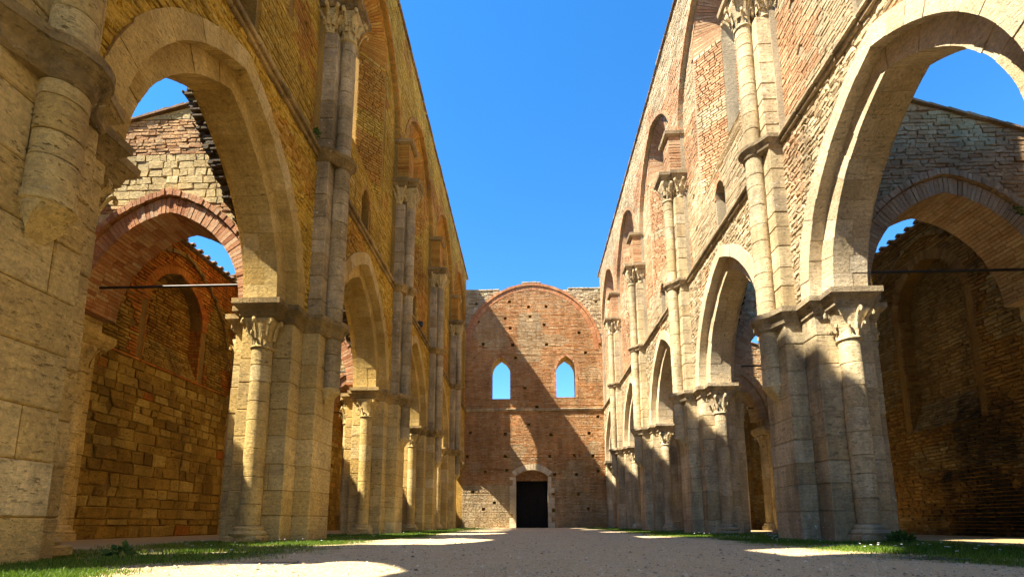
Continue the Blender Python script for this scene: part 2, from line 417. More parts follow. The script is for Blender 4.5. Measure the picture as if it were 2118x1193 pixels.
def drum(pile, cx, cy, r, z0, z1, n=16, ch=.007, r1=None, tone=None):
    r1 = r1 or r; g = .0025; V = []; F = []
    prof = [(r-ch, z0+g), (r, z0+g+ch), (r, z0+g+ch), (r1, z1-g-ch), (r1, z1-g-ch), (r1-ch, z1-g)]
    ph = U(0, 1)
    for rr, z in prof:
        for k in range(n):
            a = 2*math.pi*(k+ph)/n; V.append((cx+rr*math.cos(a), cy+rr*math.sin(a), z))
    for q in (0, 2, 4):
        for k in range(n): F.append([q*n+k, q*n+(k+1) % n, (q+1)*n+(k+1) % n, (q+1)*n+k])
    F.append([k for k in range(n)][::-1]); F.append([5*n+k for k in range(n)])
    pile.add(V, F, False, min(1, max(0, RNG.gauss(.5, .17))) if tone is None else tone)
def column(pile, cx, cy, r, z0, z1, lo=.3, hi=.6, n=16):
    z = z0
    while z < z1-1e-3:
        zn = z+U(lo, hi)
        if zn > z1-lo*.6: zn = z1
        drum(pile, cx+U(-.004, .004), cy+U(-.004, .004), r, z, zn, n); z = zn
def offset_poly(P, o):
    P = np.array(P); n = len(P); out = []
    for i in range(n):
        a, b, c = P[i-1], P[i], P[(i+1) % n]
        d1 = (b-a)/np.linalg.norm(b-a); d2 = (c-b)/np.linalg.norm(c-b)
        n1 = np.array([d1[1], -d1[0]]); n2 = np.array([d2[1], -d2[0]])
        m = n1+n2; m /= max(.25, np.dot(m, m)/2); out.append(b+m*o)
    return np.array(out)
def moulding(P, prof):
    """sweep (z, offset) profile round a counter-clockwise footprint P"""
    V, F = [], []; n = len(P)
    for z, o in prof:
        V += [(x, y, z) for x, y in offset_poly(P, o)]
    for q in range(len(prof)-1):
        for k in range(n): F.append([q*n+k, q*n+(k+1) % n, (q+1)*n+(k+1) % n, (q+1)*n+k])
    F.append(list(range(n))[::-1]); F.append([(len(prof)-1)*n+k for k in range(n)])
    return V, F
def ccw(P):
    a = sum(p[0]*q[1]-q[0]*p[1] for p, q in zip(P, P[1:]+P[:1]))
    return P if a > 0 else P[::-1]

# ------------------------------------------------------------------ plan of the church
B = 5.515; Y1 = 8.901
def py(i): return Y1+(i-1)*B
def ay(i): return Y1+(i-.5)*B+(.45 if i == 4 else 0)
def by(i): return Y1+(i-.5)*B          # centre of the bay between pier i and i+1
W = 4.6; WF = 4.7; YF = 30.96; AW = 9.6; TOP = 17.3; ZI = 4.18
SIDES = ((-1, 'left'), (1, 'right'))
def nave_f(s, a): return lambda u, v, d: (s*(a-d), u, v)
def back_f(s, a): return lambda u, v, d: (s*(a+d), u, v)
def cross_f(s, yf): return lambda u, v, d: (s*u, yf-d, v)
def fac_f(y): return lambda u, v, d: (u, y-d, v)
ORD = ['first', 'second', 'third', 'fourth', 'fifth', 'sixth']

# ------------------------------------------------------------------ ground
gv = [(-400, -400, 0), (400, -400, 0), (400, 400, 0), (-400, 400, 0)]
go = mesh_obj('ground', gv, [[0, 1, 2, 3]], 'ground_soil'); go['kind'] = 'structure'

# uneven trodden path down the nave, laid just above the ground sheet
def vn2(x, y, sc, seed):
    X, Y = x*sc, y*sc; i, j = np.floor(X), np.floor(Y); fx, fy = X-i, Y-j; fx = fx*fx*(3-2*fx); fy = fy*fy*(3-2*fy)
    def h(a, b): t = np.sin(a*127.1+b*311.7+seed*74.7)*43758.5453; return t-np.floor(t)
    return (h(i, j)*(1-fx)+h(i+1, j)*fx)*(1-fy)+(h(i, j+1)*(1-fx)+h(i+1, j+1)*fx)*fy
def path_z(x, y):
    e = np.clip((3.6-np.abs(x))/.8, 0, 1)
    return -.004+e*(.006+.016*vn2(x, y, .8, 3)+.009*vn2(x, y, 2.9, 4)+.005*vn2(x, y, 8., 7))
gx, gy = np.linspace(-3.7, 3.7, 90), 1.5+28.9*np.linspace(0, 1, 330)**1.6
GX, GY = np.meshgrid(gx, gy); GZ = path_z(GX, GY)
nx_ = len(gx); PF = [[j*nx_+i, j*nx_+i+1, (j+1)*nx_+i+1, (j+1)*nx_+i] for j in range(len(gy)-1) for i in range(nx_-1)]
po_ = mesh_obj('path', np.stack([GX, GY, GZ], -1).reshape(-1, 3), PF, 'ground_soil', smooth=True); po_['kind'] = 'structure'

# ------------------------------------------------------------------ nave walls
def vnoise(x, y, seed=0.):
    """cheap smooth value noise for choosing what a wall is built of"""
    def hsh(i, j): 
        t = math.sin(i*127.1+j*311.7+seed*74.7)*43758.5453; return t-math.floor(t)
    i, j = math.floor(x), math.floor(y); fx, fy = x-i, y-j; fx = fx*fx*(3-2*fx); fy = fy*fy*(3-2*fy)
    return (hsh(i, j)*(1-fx)+hsh(i+1, j)*fx)*(1-fy)+(hsh(i, j+1)*(1-fx)+hsh(i+1, j+1)*fx)*fy
ARC = dict(zs=ZI, c=.8)
WIN_IN = dict(h=1.3, zb=9.6, zs=14.35, c=.12); WIN_OUT = dict(h=.64, zb=11.0, zs=14.35, c=.1)
FORM = dict(h=2.44, zb=7.0, zs=12.8, c=.75)
def nave_wall(s, nm):
    t = thing('nave_wall', f'tall roofless {nm} nave wall of rubble and brick above the arches, with tall windows', 'wall', (s*W, 11, ZI))
    body = Body(); F = nave_f(s, W); mort = 'mortar_warm' if s < 0 else 'mortar_pale'; mat = 'wall_'+nm
    arches = [Op(ay(i), 1.95, 0, ZI, 1.17) for i in range(0, 5)]
    back = [Op(by(i), 1.62, 0, ZI, 1.17) for i in (-3, -2, -1)]
    YB = by(-3)-B/2; YE = YF+.2
    body.wall(F, ZI, 7.6, (YB, YE), arches+back, -.93, -.02, .22)
    body.wall(F, 0, ZI, (YB, by(-1)-1.62), [o for o in back[:2]], -.93, -.02)
    forms = [Op(by(i), **FORM) for i in range(-3, 5)]
    wins = [Op(by(i), **WIN_IN) for i in range(-3, 5)]; wouts = [Op(by(i), **WIN_OUT) for i in range(-3, 5)]
    lan = [Op(by(i)+.12, .27, 8.05, 8.95, .12) for i in range(0, 5)]
    body.wall(F, 7.6, TOP, (YB, YE), forms, -.16, -.02, .25)
    body.wall(F, 7.6, TOP, (YB, YE), wins+lan, -.75, -.17, .25)
    body.wall(F, 7.6, TOP, (YB, YE), wouts, -1.35, -.75, .25)
    body.emit('wall_core', mort, t)
    # rubble spandrels between the arches
    rub = Pile()
    lay(rub, F, ZI+.02, 7.58, (2.6, YF), [o.grow(.26) for o in arches], .095, .15, .004, .02, .014, .06, jit=.018, wob=.04, five=False, kindf=lambda u, v: 1 if vnoise(u*1.1, v*1.3, s) > .25 else .4)
    emit(t, 'rubble_stone', rub, mat, 300, 9)
    # clerestory: outer zone
    br = Pile()
    holes = [hole(by(i)+dy, z, .085) for i in range(5) for dy, z in ((-2.0, 8.7), (1.9, 10.1), (-1.75, 11.6), (1.8, 9.0), (1.7, 12.2), (-1.9, 10.0))]
    def kf(u, v):
        q = vnoise(u*.75+3, v*.6, 5+s)+.25*vnoise(u*4, v*5, 9)
        e = max(0, (v-14.8)*.12)
        return 1. if q+e > .56 else 0.
    hrow = lambda v: .08
    lay(br, F, 7.76, TOP-.02, (4.6, YF), [f.grow(.14) for f in forms[3:]], .085, .23, .005, .008, .013, .05, kf, jit=.007, wob=.012)
    # field inside the wall arches
    G = nave_f(s, W+.15)
    lay(br, G, 7.76, 16.4, (4.6, YF), [o.grow(.12) for o in wins[3:]]+[o.grow(.07) for o in lan]+holes+[], .085, .23, .005, .008, .011, .05, kf, breaks=[9.6], jit=.007, wob=.012,
        dropf=lambda u, v: all(f.hw(v+.04) < abs(u-f.uc)-.12 for f in forms))
    emit(t, 'brick', br, mat, 300, 10)
    # arch rings: wall arch, window arch, lancet
    vo = Pile()
    for i in range(0, 5):
        yc = by(i)
        archring(vo, F, yc, FORM['zs'], FORM['c'], FORM['h'], FORM['h']+.13, -.18, .035, .085, jag=.02)
        archring(vo, G, yc, WIN_IN['zs'], WIN_IN['c'], WIN_IN['h'], WIN_IN['h']+.14, -.1, .012, .085, jag=.02)
        archring(vo, G, yc+.12, 8.95, .12, .27, .36, -.2, .012, .08)
    emit(t, 'arch_brick', vo, mat, 300, 9)
    # splayed window jambs, sill and soffit
    sp = Pile()
    for i in range(-1, 5):
        yc = by(i); a0, a1 = W+.15, W+.75; hi, ho = WIN_IN['h'], WIN_OUT['h']
        for sg in (-1, 1):
            L = math.hypot(a1-a0, hi-ho); ca, cb = (a1-a0)/L, (hi-ho)/L
            def JF(u, v, d, sg=sg): return (s*(a0+u*ca+d*(-cb)), yc+sg*(hi-u*cb-d*ca), v)
            lay(sp, JF, 9.6, 14.35, (0, L), [], .085, .2, .006, .008, .012, .05, lambda u, v: 1. if vnoise(v*1.5, i*3.3, 4) > .62 else 0., tonef=lambda u, v: .62 if s < 0 else .5)
        # soffit and upper jambs lofted between the two arches
        n = 26
        def arc(o, f, sg, zsh=0):
            th = f*math.acos(o['c']/(o['h']+o['c'])); R = o['h']+o['c']
            return yc+sg*(R*math.cos(th)-o['c']), o['zs']+R*math.sin(th)
        for sg in (-1, 1):
            for k in range(n):
                f0, f1 = k/n, (k+1)/n-.006
                q = []
                for f in (f0, f1):
                    yi, zi = arc(WIN_IN, f, sg); yo, zo = arc(WIN_OUT, f, sg)
                    q.append(((s*a0, yi, zi), (s*a1, yo, zo), (s*(a1+.02), yo+sg*.14, zo+.14), (s*(a0+.02), yi+sg*.14, zi+.14)))
                sp.add(list(q[0])+list(q[1]), 'box', (sg*s) > 0, U(.2, .9), 0.)
            # filler between straight jamb top and loft start
            yi, zi = arc(WIN_IN, 0, sg); yo, zo = arc(WIN_OUT, 0, sg)
        # sloping sill
        def SF(u, v, d): 
            L2 = .62; f = v/L2
            return (s*(a0+(a1-a0)*f-.9*d), yc+u, 9.6+1.6*f+.35*d)
        lay(sp, SF, 0, .62, lambda v: (-hi+(hi-ho)*v/.62, hi-(hi-ho)*v/.62), [], .04, .25, .006, .01, .012, .06, lambda u, v: 1)
    emit(t, 'splay_brick', sp, mat, 300, 9)
    # string course, coping
    st = Pile(); y = 2.8
    cuts = []
    while y < YF:
        yn = min(YF, y+U(.5, .95)); 
        for (z0, z1, pr) in ((7.57, 7.66, .07), (7.66, 7.75, .13)):
            chbox(st, s*(W+.1), s*(W-pr), y, yn, z0, z1, .015, .35)
        y = yn
    emit(t, 'string_stone', st, 'crust_'+('warm' if s < 0 else 'grey'), 300, 8)
    cp = Pile(); y = YB
    while y < YF+.3:
        yn = y+U(.4, .6)
        chbox(cp, s*(W-.09), s*(W+1.08), y, yn, TOP+U(-.02, .02), TOP+.055+U(-.02, .05), .01); y = yn
    emit(t, 'coping_slab', cp, 'tile', 300, 7)
    return t
for s, nm in SIDES: nave_wall(s, nm)

# ------------------------------------------------------------------ capitals
def leaf_mesh():
    """one curled leaf standing on the bell, growing along +x, height 1"""
    V, F = [], []
    path = [(.0, .0, .16), (.10, .35, .17), (.28, .68, .17), (.50, .90, .15), (.66, .96, .13), (.74, .84, .10), (.66, .72, .07)]
    for i, (x, z, wd) in enumerate(path):
        a, b = path[max(0, i-1)], path[min(len(path)-1, i+1)]
        tx, tz = b[0]-a[0], b[1]-a[1]; L = math.hypot(tx, tz); nx, nz = tz/L, -tx/L
        th = .07
        V += [(x-nx*th*.4, -wd, z-nz*th*.4), (x+nx*th, -wd*.25, z+nz*th), (x+nx*th*.6, 0, z+nz*th*.6), (x+nx*th, wd*.25, z+nz*th), (x-nx*th*.4, wd, z-nz*th*.4), (x-nx*th, 0, z-nz*th)]
    m = 6
    for q in range(len(path)-1):
        for k in range(m): F.append([q*m+k, q*m+(k+1) % m, (q+1)*m+(k+1) % m, (q+1)*m+k])
    F.append(list(range(m))[::-1]); F.append([(len(path)-1)*m+k for k in range(m)])
    # rosette ball at the tip
    n0 = len(V)
    bm = bmesh.new(); bmesh.ops.create_icosphere(bm, subdivisions=1, radius=.13)
    for v in bm.verts: V.append((v.co.x+.68, v.co.y, v.co.z+.8))
    F += [[n0+v.index for v in f.verts] for f in bm.faces]; bm.free()
    me = bpy.data.meshes.new('leaf'); me.from_pydata(V, [], F)
    a = me.attributes.new('tone', 'FLOAT', 'FACE'); a.data.foreach_set('value', np.full(len(F), .62, np.float32))
    return me
LEAF = {}
for k in ('warm', 'grey'):
    LEAF[k] = leaf_mesh(); LEAF[k].materials.append(MATS['stone_'+k])
def capital(parent, cx, cy, r, z0, z1, half, st, leaves, cyc=None):
    """bell from a round neck to a square top, with curled leaves; leaves = angles shown"""
    n = 24; V, F = [], []
    sx, sy = half; ox, oy = cyc or (0, 0)
    prof = [(0, 1.14), (.035, 1.18), (.07, 1.14), (.08, 1.0), (.4, 1.03), (.7, 1.14), (.88, 1.3), (1, 1.35)]
    for f, q in prof:
        blend = max(0, (f-.35)/.65)**1.5
        for k in range(n):
            a = 2*math.pi*k/n; c_, s_ = math.cos(a), math.sin(a)
            m = max(abs(c_), abs(s_)); 
            X = r*q*c_*(1-blend)+blend*(sx*c_/m*.92+ox); Y = r*q*s_*(1-blend)+blend*(sy*s_/m*.92+oy)
            V.append((cx+X, cy+Y, z0+f*(z1-z0)))
    for q in range(len(prof)-1):
        for k in range(n): F.append([q*n+k, q*n+(k+1) % n, (q+1)*n+(k+1) % n, (q+1)*n+k])
    F.append(list(range(n))[::-1]); F.append([(len(prof)-1)*n+k for k in range(n)])
    o = mesh_obj('capital', V, F, 'stone_'+st, parent, .6, 0., smooth=True, center=np.array((cx, cy, z0)))
    H = z1-z0
    for tier, zz, hh, sc in ((0, .06, .52, .8), (1, .3, .66, 1.)):
        for a in leaves:
            a2 = math.radians(a+(22.5 if tier == 0 else 0))
            if U(0, 1) < .1: continue
            l = bpy.data.objects.new('leaf', LEAF[st]); COL.objects.link(l); l.parent = o
            ca, sa = math.cos(a2), math.sin(a2); m = max(abs(ca), abs(sa))
            rr = r*1.02+(.25*max(0, min(sx/m-r, .2)) if tier else 0)
            sh = .4 if tier else 0
            l.location = (ca*rr+ox*sh, sa*rr+oy*sh, H*zz)
            q_ = U(.82, 1.15); l.scale = (H*hh*.6*sc*q_, H*hh*.7*sc*U(.8, 1.2), H*hh*U(.88, 1.06))
            l.rotation_euler = (U(-.12, .12), U(-.1, .1), a2+U(-.12, .12))
    return o

# ------------------------------------------------------------------ compound piers
AC = 5.075     # axis of the arch columns
def arc_pts(ca, cb, r, a0, a1, n=9): return [(ca+r*math.cos(math.radians(a0+(a1-a0)*k/(n-1))), cb+r*math.sin(math.radians(a0+(a1-a0)*k/(n-1)))) for k in range(n)]
def pier_plan(inner=True, shaft=True):
    half = []
    if shaft: half += arc_pts(4.22, 0, .165, 180, 262, 7)
    half += [(4.3, -.42), (4.6, -.42), (4.6, -.82)]
    if inner: half += [(4.78, -.82), (4.78, -1.13), (5.37, -1.13), (5.37, -.82)]
    half += [(5.55, -.82), (5.55, -.5), (5.88, -.5), (5.88, -.17)]+arc_pts(5.94, 0, .17, 290, 360, 5)[1:]
    full = half+[(a, -b) for a, b in half[::-1] if abs(b) > 1e-6]
    return full
LOOKS_L = ['huge buff stone pier cut off by the left picture edge', 'big sunlit buff stone pier with a bright column beside the grassy strip on the left',
           'second complete stone pier along the left side, behind the big sunlit one', 'third complete stone pier along the left side', 'last free-standing stone pier on the left before the end wall',
           'half pier against the end wall on the left side']
LOOKS_R = ['stone pier at the right just outside the picture edge', 'big grey lichen-spotted stone pier with a leafy capital in the right foreground',
           'second grey stone pier along the right side, behind the big one', 'third grey stone pier along the right side', 'last free-standing grey stone pier on the right before the end wall',
           'half pier against the end wall on the right side']
def pier(s, nm, i):
    y = py(i)-(.2 if s > 0 and i == 0 else 0); st = 'warm' if s < 0 else 'grey'
    t = thing('stone_pier', (LOOKS_L if s < 0 else LOOKS_R)[i], 'pier', (s*AC, y, 0), 'compound stone piers of the nave')
    core = Body(); m = 'mortar_warm' if s < 0 else 'mortar_pale'
    for a0, a1, b in ((4.32, 4.8, .4), (4.62, 5.53, .8), (5.5, 5.86, .48)): core.box(s*a0, s*a1, y-b, y+b, 0, ZI-.1)
    core.emit('rubble_core', m, t)
    bl = Pile(); z = 0.; big = (.36, .52) if i <= 1 else (.3, .42)
    ztop = 3.88
    while z < ztop-1e-3:
        zn = z+U(*big)
        if zn > ztop-.2: zn = ztop
        # dosseret
        if U(0, 1) < .45:
            m_ = U(-.2, .2); chbox(bl, s*4.3, s*4.64, y-.42, y+m_, z, zn); chbox(bl, s*4.3, s*4.64, y+m_, y+.42, z, zn)
        else: chbox(bl, s*4.3, s*4.64, y-.42, y+.42, z, zn)
        for sg in (-1, 1):
            q = U(4.85, 5.3)
            chbox(bl, s*4.6, s*q, y+sg*.42, y+sg*.82, z, zn); chbox(bl, s*q, s*5.55, y+sg*.42, y+sg*.82, z, zn)
        chbox(bl, s*5.5, s*5.88, y-.5, y+.5, z, zn)
        z = zn
    emit(t, 'ashlar_block', bl, 'stone_'+st, 300, 8)
    dr = Pile()
    for sg in (-1, 1):
        cy_ = y+sg*.93
        column(dr, s*AC, cy_, .168, .28, 3.34, .28, .5, 20)
        # base: plinth and two rolls
        pb = Pile(); chbox(pb, s*(AC-.3), s*(AC+.3), cy_-.26, cy_+.26, 0, .12, .02)
        V, F = moulding(ccw([(s*AC+.19*math.cos(a), cy_+.19*math.sin(a)) for a in [2*math.pi*k/20 for k in range(20)]]), [(.11, .09), (.15, .105), (.185, .08), (.2, .04), (.225, .045), (.25, .04), (.28, 0)])
        mesh_obj('column_base', V, F, 'stone_'+st, t, .5, 0.); emit(t, 'plinth', pb, 'stone_'+st, 10, 4)
        if not (i == 5 and sg > 0): capital(t, s*AC, cy_, .168, 3.34, 3.86, (.295, .22), st, [0, 45, 90, 135, 180, 225, 270, 315], (0, sg*.02))
    column(dr, s*5.94, y, .17, .1, 3.34, .4, .8, 14)
    capital(t, s*5.94, y, .17, 3.34, 3.86, (.2, .2), st, [0, 60, 120, 180, 240, 300])
    emit(t, 'column_drum', dr, 'stone_'+st, 300, 8, smooth='sides')
    P = ccw([(s*a, y+b) for a, b in pier_plan(True, True)])
    V, F = moulding(P, [(3.86, 0.), (3.9, .03), (3.93, .03), (4.0, .05), (4.05, .1), (4.08, .115), (4.085, .13), (ZI, .13)])
    mesh_obj('impost_moulding', V, F, 'crust_'+st, t, .45, 0., solid=True)
    return t
for s, nm in SIDES:
    for i in range(0 if s < 0 else 1, 5): pier(s, nm, i)
pier(1, 'right', 0)
def end_respond(s, nm):
    st = 'warm' if s < 0 else 'grey'
    if s < 0:
        t = thing('end_corbel', 'small stone corbel where the left arcade meets the end wall', 'corbel', (s*AC, YF, 3.7))
        V, F = moulding(ccw([(s*4.6, YF-.5), (s*5.55, YF-.5), (s*5.55, YF+.1), (s*4.6, YF+.1)]), [(3.6, -.2), (3.8, -.05), (3.86, .0), (3.93, .03), (4.05, .1), (ZI, .12)])
        mesh_obj('corbel_stone', V, F, 'crust_warm', t, .45, 0.); return
    t = thing('end_respond', f'slim half pier where the {nm} arcade meets the end wall', 'pier', (s*AC, YF-.2, 0))
    bl = Pile(); z = 0.
    while z < 3.88-1e-3:
        zn = z+U(.3, .42); zn = 3.88 if zn > 3.7 else zn
        q = U(4.9, 5.3); chbox(bl, s*4.6, s*q, YF-.42, YF+.1, z, zn); chbox(bl, s*q, s*5.55, YF-.42, YF+.1, z, zn); z = zn
    emit(t, 'ashlar_block', bl, 'stone_'+st, 300, 8)
    dr = Pile(); column(dr, s*AC, YF-.48, .17, .25, 3.34, .3, .5); emit(t, 'column_drum', dr, 'stone_'+st, 300, 8, smooth='sides')
    capital(t, s*AC, YF-.48, .17, 3.34, 3.86, (.26, .2), st, [0, 45, 90, 135, 180, 225, 270, 315])
    V, F = moulding(ccw([(s*4.6, YF-.7), (s*5.55, YF-.7), (s*5.55, YF+.1), (s*4.6, YF+.1)]), [(3.86, 0.), (3.93, .03), (4.0, .05), (4.05, .1), (ZI, .12)])
    mesh_obj('impost_moulding', V, F, 'crust_'+st, t, .45, 0.)
for s, nm in SIDES: end_respond(s, nm)

# ------------------------------------------------------------------ wall shafts that once carried the vault
def wall_shaft(s, nm, i):
    y = py(i); st = 'warm' if s < 0 else 'grey'; k = i if s < 0 else i
    where = {0: 'nearest the camera', 1: 'above the big foreground pier', 2: 'above the second complete pier', 3: 'above the third complete pier', 4: 'closest to the end wall'}[i]
    t = thing('vault_shaft', f'round stone vault shaft on the {nm} nave wall, {where}', 'wall shaft', (s*4.25, y, 2.5), 'vault shafts on the nave walls')
    dr = Pile()
    column(dr, s*4.22, y, .165, 2.88, 3.86, .22, .36, 20)
    column(dr, s*4.22, y, .16, ZI, 7.52, .25, .42, 18); column(dr, s*4.22, y, .155, 7.77, 10.56, .25, .42, 18)
    emit(t, 'shaft_drum', dr, 'stone_mid' if s < 0 and i else 'stone_'+st, 300, 8, smooth='sides')
    # corbel: lip, then a cone that dies into the pier face
    V, F = moulding(ccw([(s*4.22+.1*math.cos(a), y+.1*math.sin(a)) for a in [2*math.pi*q/20 for q in range(20)]]), [(2.5, -.04), (2.58, .0), (2.7, .05), (2.8, .065), (2.81, .08), (2.88, .08)])
    V = [(s*max(4.25*0+abs(x), 4.05+(2.88-z)*.75) if z < 2.79 else x, yy, z) for x, yy, z in V]
    mesh_obj('corbel', V, F, 'stone_'+st, t, .55, 0.)
    bl = Pile()
    for z0, z1, hb in ((ZI, 7.55, .36), (7.75, 10.6, .3)):
        z = z0
        while z < z1-1e-3:
            zn = z+U(.28, .5)
            if zn > z1-.18: zn = z1
            chbox(bl, s*4.34, s*4.76, y-hb, y+hb, z, zn); z = zn
    emit(t, 'pilaster_block', bl, 'stone_mid' if s < 0 and i else 'stone_'+st, 300, 8)
    P = ccw([(s*a, y+b) for a, b in (lambda h: h+[(a, -b) for a, b in h[::-1] if abs(b) > 1e-6])(arc_pts(4.22, 0, .16, 180, 262, 7)+[(4.34, -.36), (4.8, -.36)])])
    V, F = moulding(P, [(7.52, 0.), (7.55, .03), (7.6, .05), (7.66, .09), (7.68, .115), (7.75, .125), (7.77, .08)])
    mesh_obj('string_ring', V, F, 'crust_'+st, t, .3, 0.)
    capital(t, s*4.22, y, .155, 10.56, 11.2, (.27, .27), st, [0, 45, 90, 135, 180, 225, 270, 315])
    for sg in (-1, 1): capital(t, s*4.56, y+sg*.2, .1, 10.6, 11.2, (.2, .12), st, [45*q for q in range(8)])
    P = ccw([(s*a, y+b) for a, b in [(3.98, -.26), (4.3, -.26), (4.3, -.34), (4.8, -.34), (4.8, .34), (4.3, .34), (4.3, .26), (3.98, .26)]])
    V, F = moulding(P, [(11.2, 0.), (11.24, .03), (11.3, .05), (11.34, .1), (11.44, .11)])
    mesh_obj('abacus', V, F, 'crust_'+st, t, .35, 0.)
    sb = Pile(); z = 11.45
    while z < 12.7:
        zn = z+.1; m_ = U(-.1, .1)
        f = (z-11.45)/1.3
        chbox(sb, s*(4.24-.0*f), s*4.8, y-.3, y+m_, z, zn, .008); chbox(sb, s*(4.24+U(-.01, .01)), s*4.8, y+m_, y+.3, z, zn, .008); z = zn
    emit(t, 'springer_brick', sb, 'wall_'+nm, 300, 8)
    V, F = moulding(ccw([(s*4.2, y-.3), (s*4.8, y-.3), (s*4.8, y+.3), (s*4.2, y+.3)]), [(12.75, .0), (12.8, .07), (12.9, .09), (12.93, .05)])
    mesh_obj('springer_slab', V, F, 'crust_'+st, t, .3, 0.)
for s, nm in SIDES:
    for i in range(0, 5): wall_shaft(s, nm, i)

# ------------------------------------------------------------------ nave arches
for s, nm in SIDES:
    for i in range(0, 5):
        lab = [f'large pointed stone arch in the {nm} foreground, nearest the camera', f'second pointed stone arch along the {nm} side', f'third pointed stone arch along the {nm} side', f'fourth pointed stone arch along the {nm} side', f'last pointed stone arch on the {nm}, touching the end wall'][i]
        t = thing('nave_arch', lab, 'arch', (s*AC, by(i), ZI), 'pointed arches between the piers')
        F = nave_f(s, W); po, pi, pb = Pile(), Pile(), Pile(); mt = 'arch_warm' if s < 0 else 'arch_pale'
        archring(po, F, ay(i), ZI+.005, 1.17, 1.93, 2.22, -.2, .035, .34, proudj=.008, jag=.015)
        archring(pi, F, ay(i), ZI+.005, 1.17, 1.62, 1.98, -.75, -.18, .32, rows=2, proudj=.008)
        archring(pb, F, ay(i), ZI+.005, 1.17, 1.93, 2.2, -.97, -.75, .4)
        emit(t, 'outer_voussoir', po, mt, 300, 8); emit(t, 'inner_voussoir', pi, mt, 300, 8); emit(t, 'aisle_voussoir', pb, mt, 300, 8)
        # solid proxy of the ring so that hidden stones can be told
# ------------------------------------------------------------------ aisle cross arches with the gable walls above them
XC = 7.5; XH = 1.56; XZ = 4.5; Xc = .45
def cross(s, nm, i):
    y = py(i); yf = y-.4
    where = {-2: 'behind the viewpoint', -1: 'beside the viewpoint', 0: 'beside the nearest pier', 1: 'behind the foreground arch', 2: 'seen deeper in the aisle', 3: 'third along the aisle', 4: 'last before the end wall'}[i]
    t = thing('cross_arch', f'brick cross arch with sloping gable wall over the {nm} aisle, {where}', 'arch', (s*XC, y, 0), 'cross arches over the aisles')
    F = cross_f(s, yf); body = Body(); op = Op(XC, XH+.33, 0, XZ, Xc)
    top = (lambda a: 9.3-.29*(a-5.65)) if s < 0 else (lambda a: 8.88-.35*(a-5.65))
    sl, z5 = (.29, 9.3) if s < 0 else (.35, 8.88)
    ul = lambda v: (5.62, min(AW+.3, 5.65+(z5-v)/sl))
    body.wall(F, ZI, z5-.02, ul, [op], -.78, -.02, .2, breaks=[top(AW+.3)])
    body.emit('wall_core', 'mortar_warm' if s < 0 else 'mortar_pale', t)
    if i < 1: return t
    p = Pile(); mt = 'cross_'+nm
    big = (lambda v: .155 if (vnoise(v*2.3, s*3.1, i) > .5) else .075) if s < 0 else (lambda v: .085)
    lay(p, F, XZ, z5-.03, lambda v: (5.7, min(AW, 5.65+(z5-v)/sl)), [op.grow(.06)], big, lambda v: .24 if big(v) > .1 else .2, .004, .01, .014, .06, (lambda u, v: 1 if big(v) > .1 else 0) if s < 0 else (lambda u, v: 1 if vnoise(u*2, v*2, 3) > .6 else 0), jit=.011, five=False, wob=.03)
    emit(t, 'wall_stone', p, mt, 300, 9)
    v1, v2, v3 = Pile(), Pile(), Pile(); mb = 'brick_arch' if s < 0 else 'brick_arch_pale'
    archring(v1, F, XC, XZ, Xc, XH, XH+.31, -.8, .0, .085, rows=3, proudj=.006, g=.01)
    archring(v2, F, XC, XZ, Xc, XH+.33, XH+.45, -.1, .07, .085, jag=.015, proudj=.012, g=.008)
    emit(t, 'arch_brick', v1, mb, 300, 7); emit(t, 'hood_brick', v2, mb, 300, 7)
    # roof tiles along the slope
    tl = Pile(); a = 5.7
    while a < AW+.2:
        an = a+.34; z = top(a); zn = top(an)
        for r_ in range(3):
            y0 = yf-.08+r_*.32; y1 = y0+.31; e = U(0, .015)
            P = [(s*a, y0, z), (s*an, y0, zn), (s*an, y1, zn), (s*a, y1, z), (s*a, y0, z+.05+e), (s*an, y0, zn+.03+e), (s*an, y1, zn+.03+e), (s*a, y1, z+.05+e)]
            tl.add(P, 'box', s < 0, U(0, 1), 0)
        a = an
    emit(t, 'roof_tile', tl, 'tile', 300, 6)
    # broken springing of the aisle vault: courses stepping out in the corner by the nave wall
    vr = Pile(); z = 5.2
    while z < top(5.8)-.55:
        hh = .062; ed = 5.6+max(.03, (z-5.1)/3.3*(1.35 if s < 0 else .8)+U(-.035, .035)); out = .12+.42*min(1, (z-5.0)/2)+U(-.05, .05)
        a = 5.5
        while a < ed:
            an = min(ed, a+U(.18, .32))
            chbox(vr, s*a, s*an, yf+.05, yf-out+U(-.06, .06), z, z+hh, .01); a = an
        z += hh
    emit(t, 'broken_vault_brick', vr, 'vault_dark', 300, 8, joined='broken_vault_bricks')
    # pier side and wall side springer blocks
    return t
for s, nm in SIDES:
    for i in range(-2, 5): cross(s, nm, i)
# tie rods
for s, nm in SIDES:
    for i in (1, 2, 3):
        y = py(i); V, F = [], []
        n = 8; a0, a1 = 5.95, 9.35; z = 5.02
        for a in (a0, a1):
            for k in range(n): V.append((s*a, y-.12+.026*math.cos(2*math.pi*k/n), z+.026*math.sin(2*math.pi*k/n)))
        F = [[k, (k+1) % n, n+(k+1) % n, n+k] for k in range(n)]+[list(range(n))[::-1], list(range(n, 2*n))]
        o = mesh_obj('tie_rod', V, F, 'iron')
        wh = ['through the brick arch behind the foreground arch', 'in the second cross arch', 'in the third cross arch'][i-1]
        o['label'] = f'thin iron tie rod across the {nm} aisle {wh}'; o['category'] = 'tie rod'; o['group'] = 'tie rods'

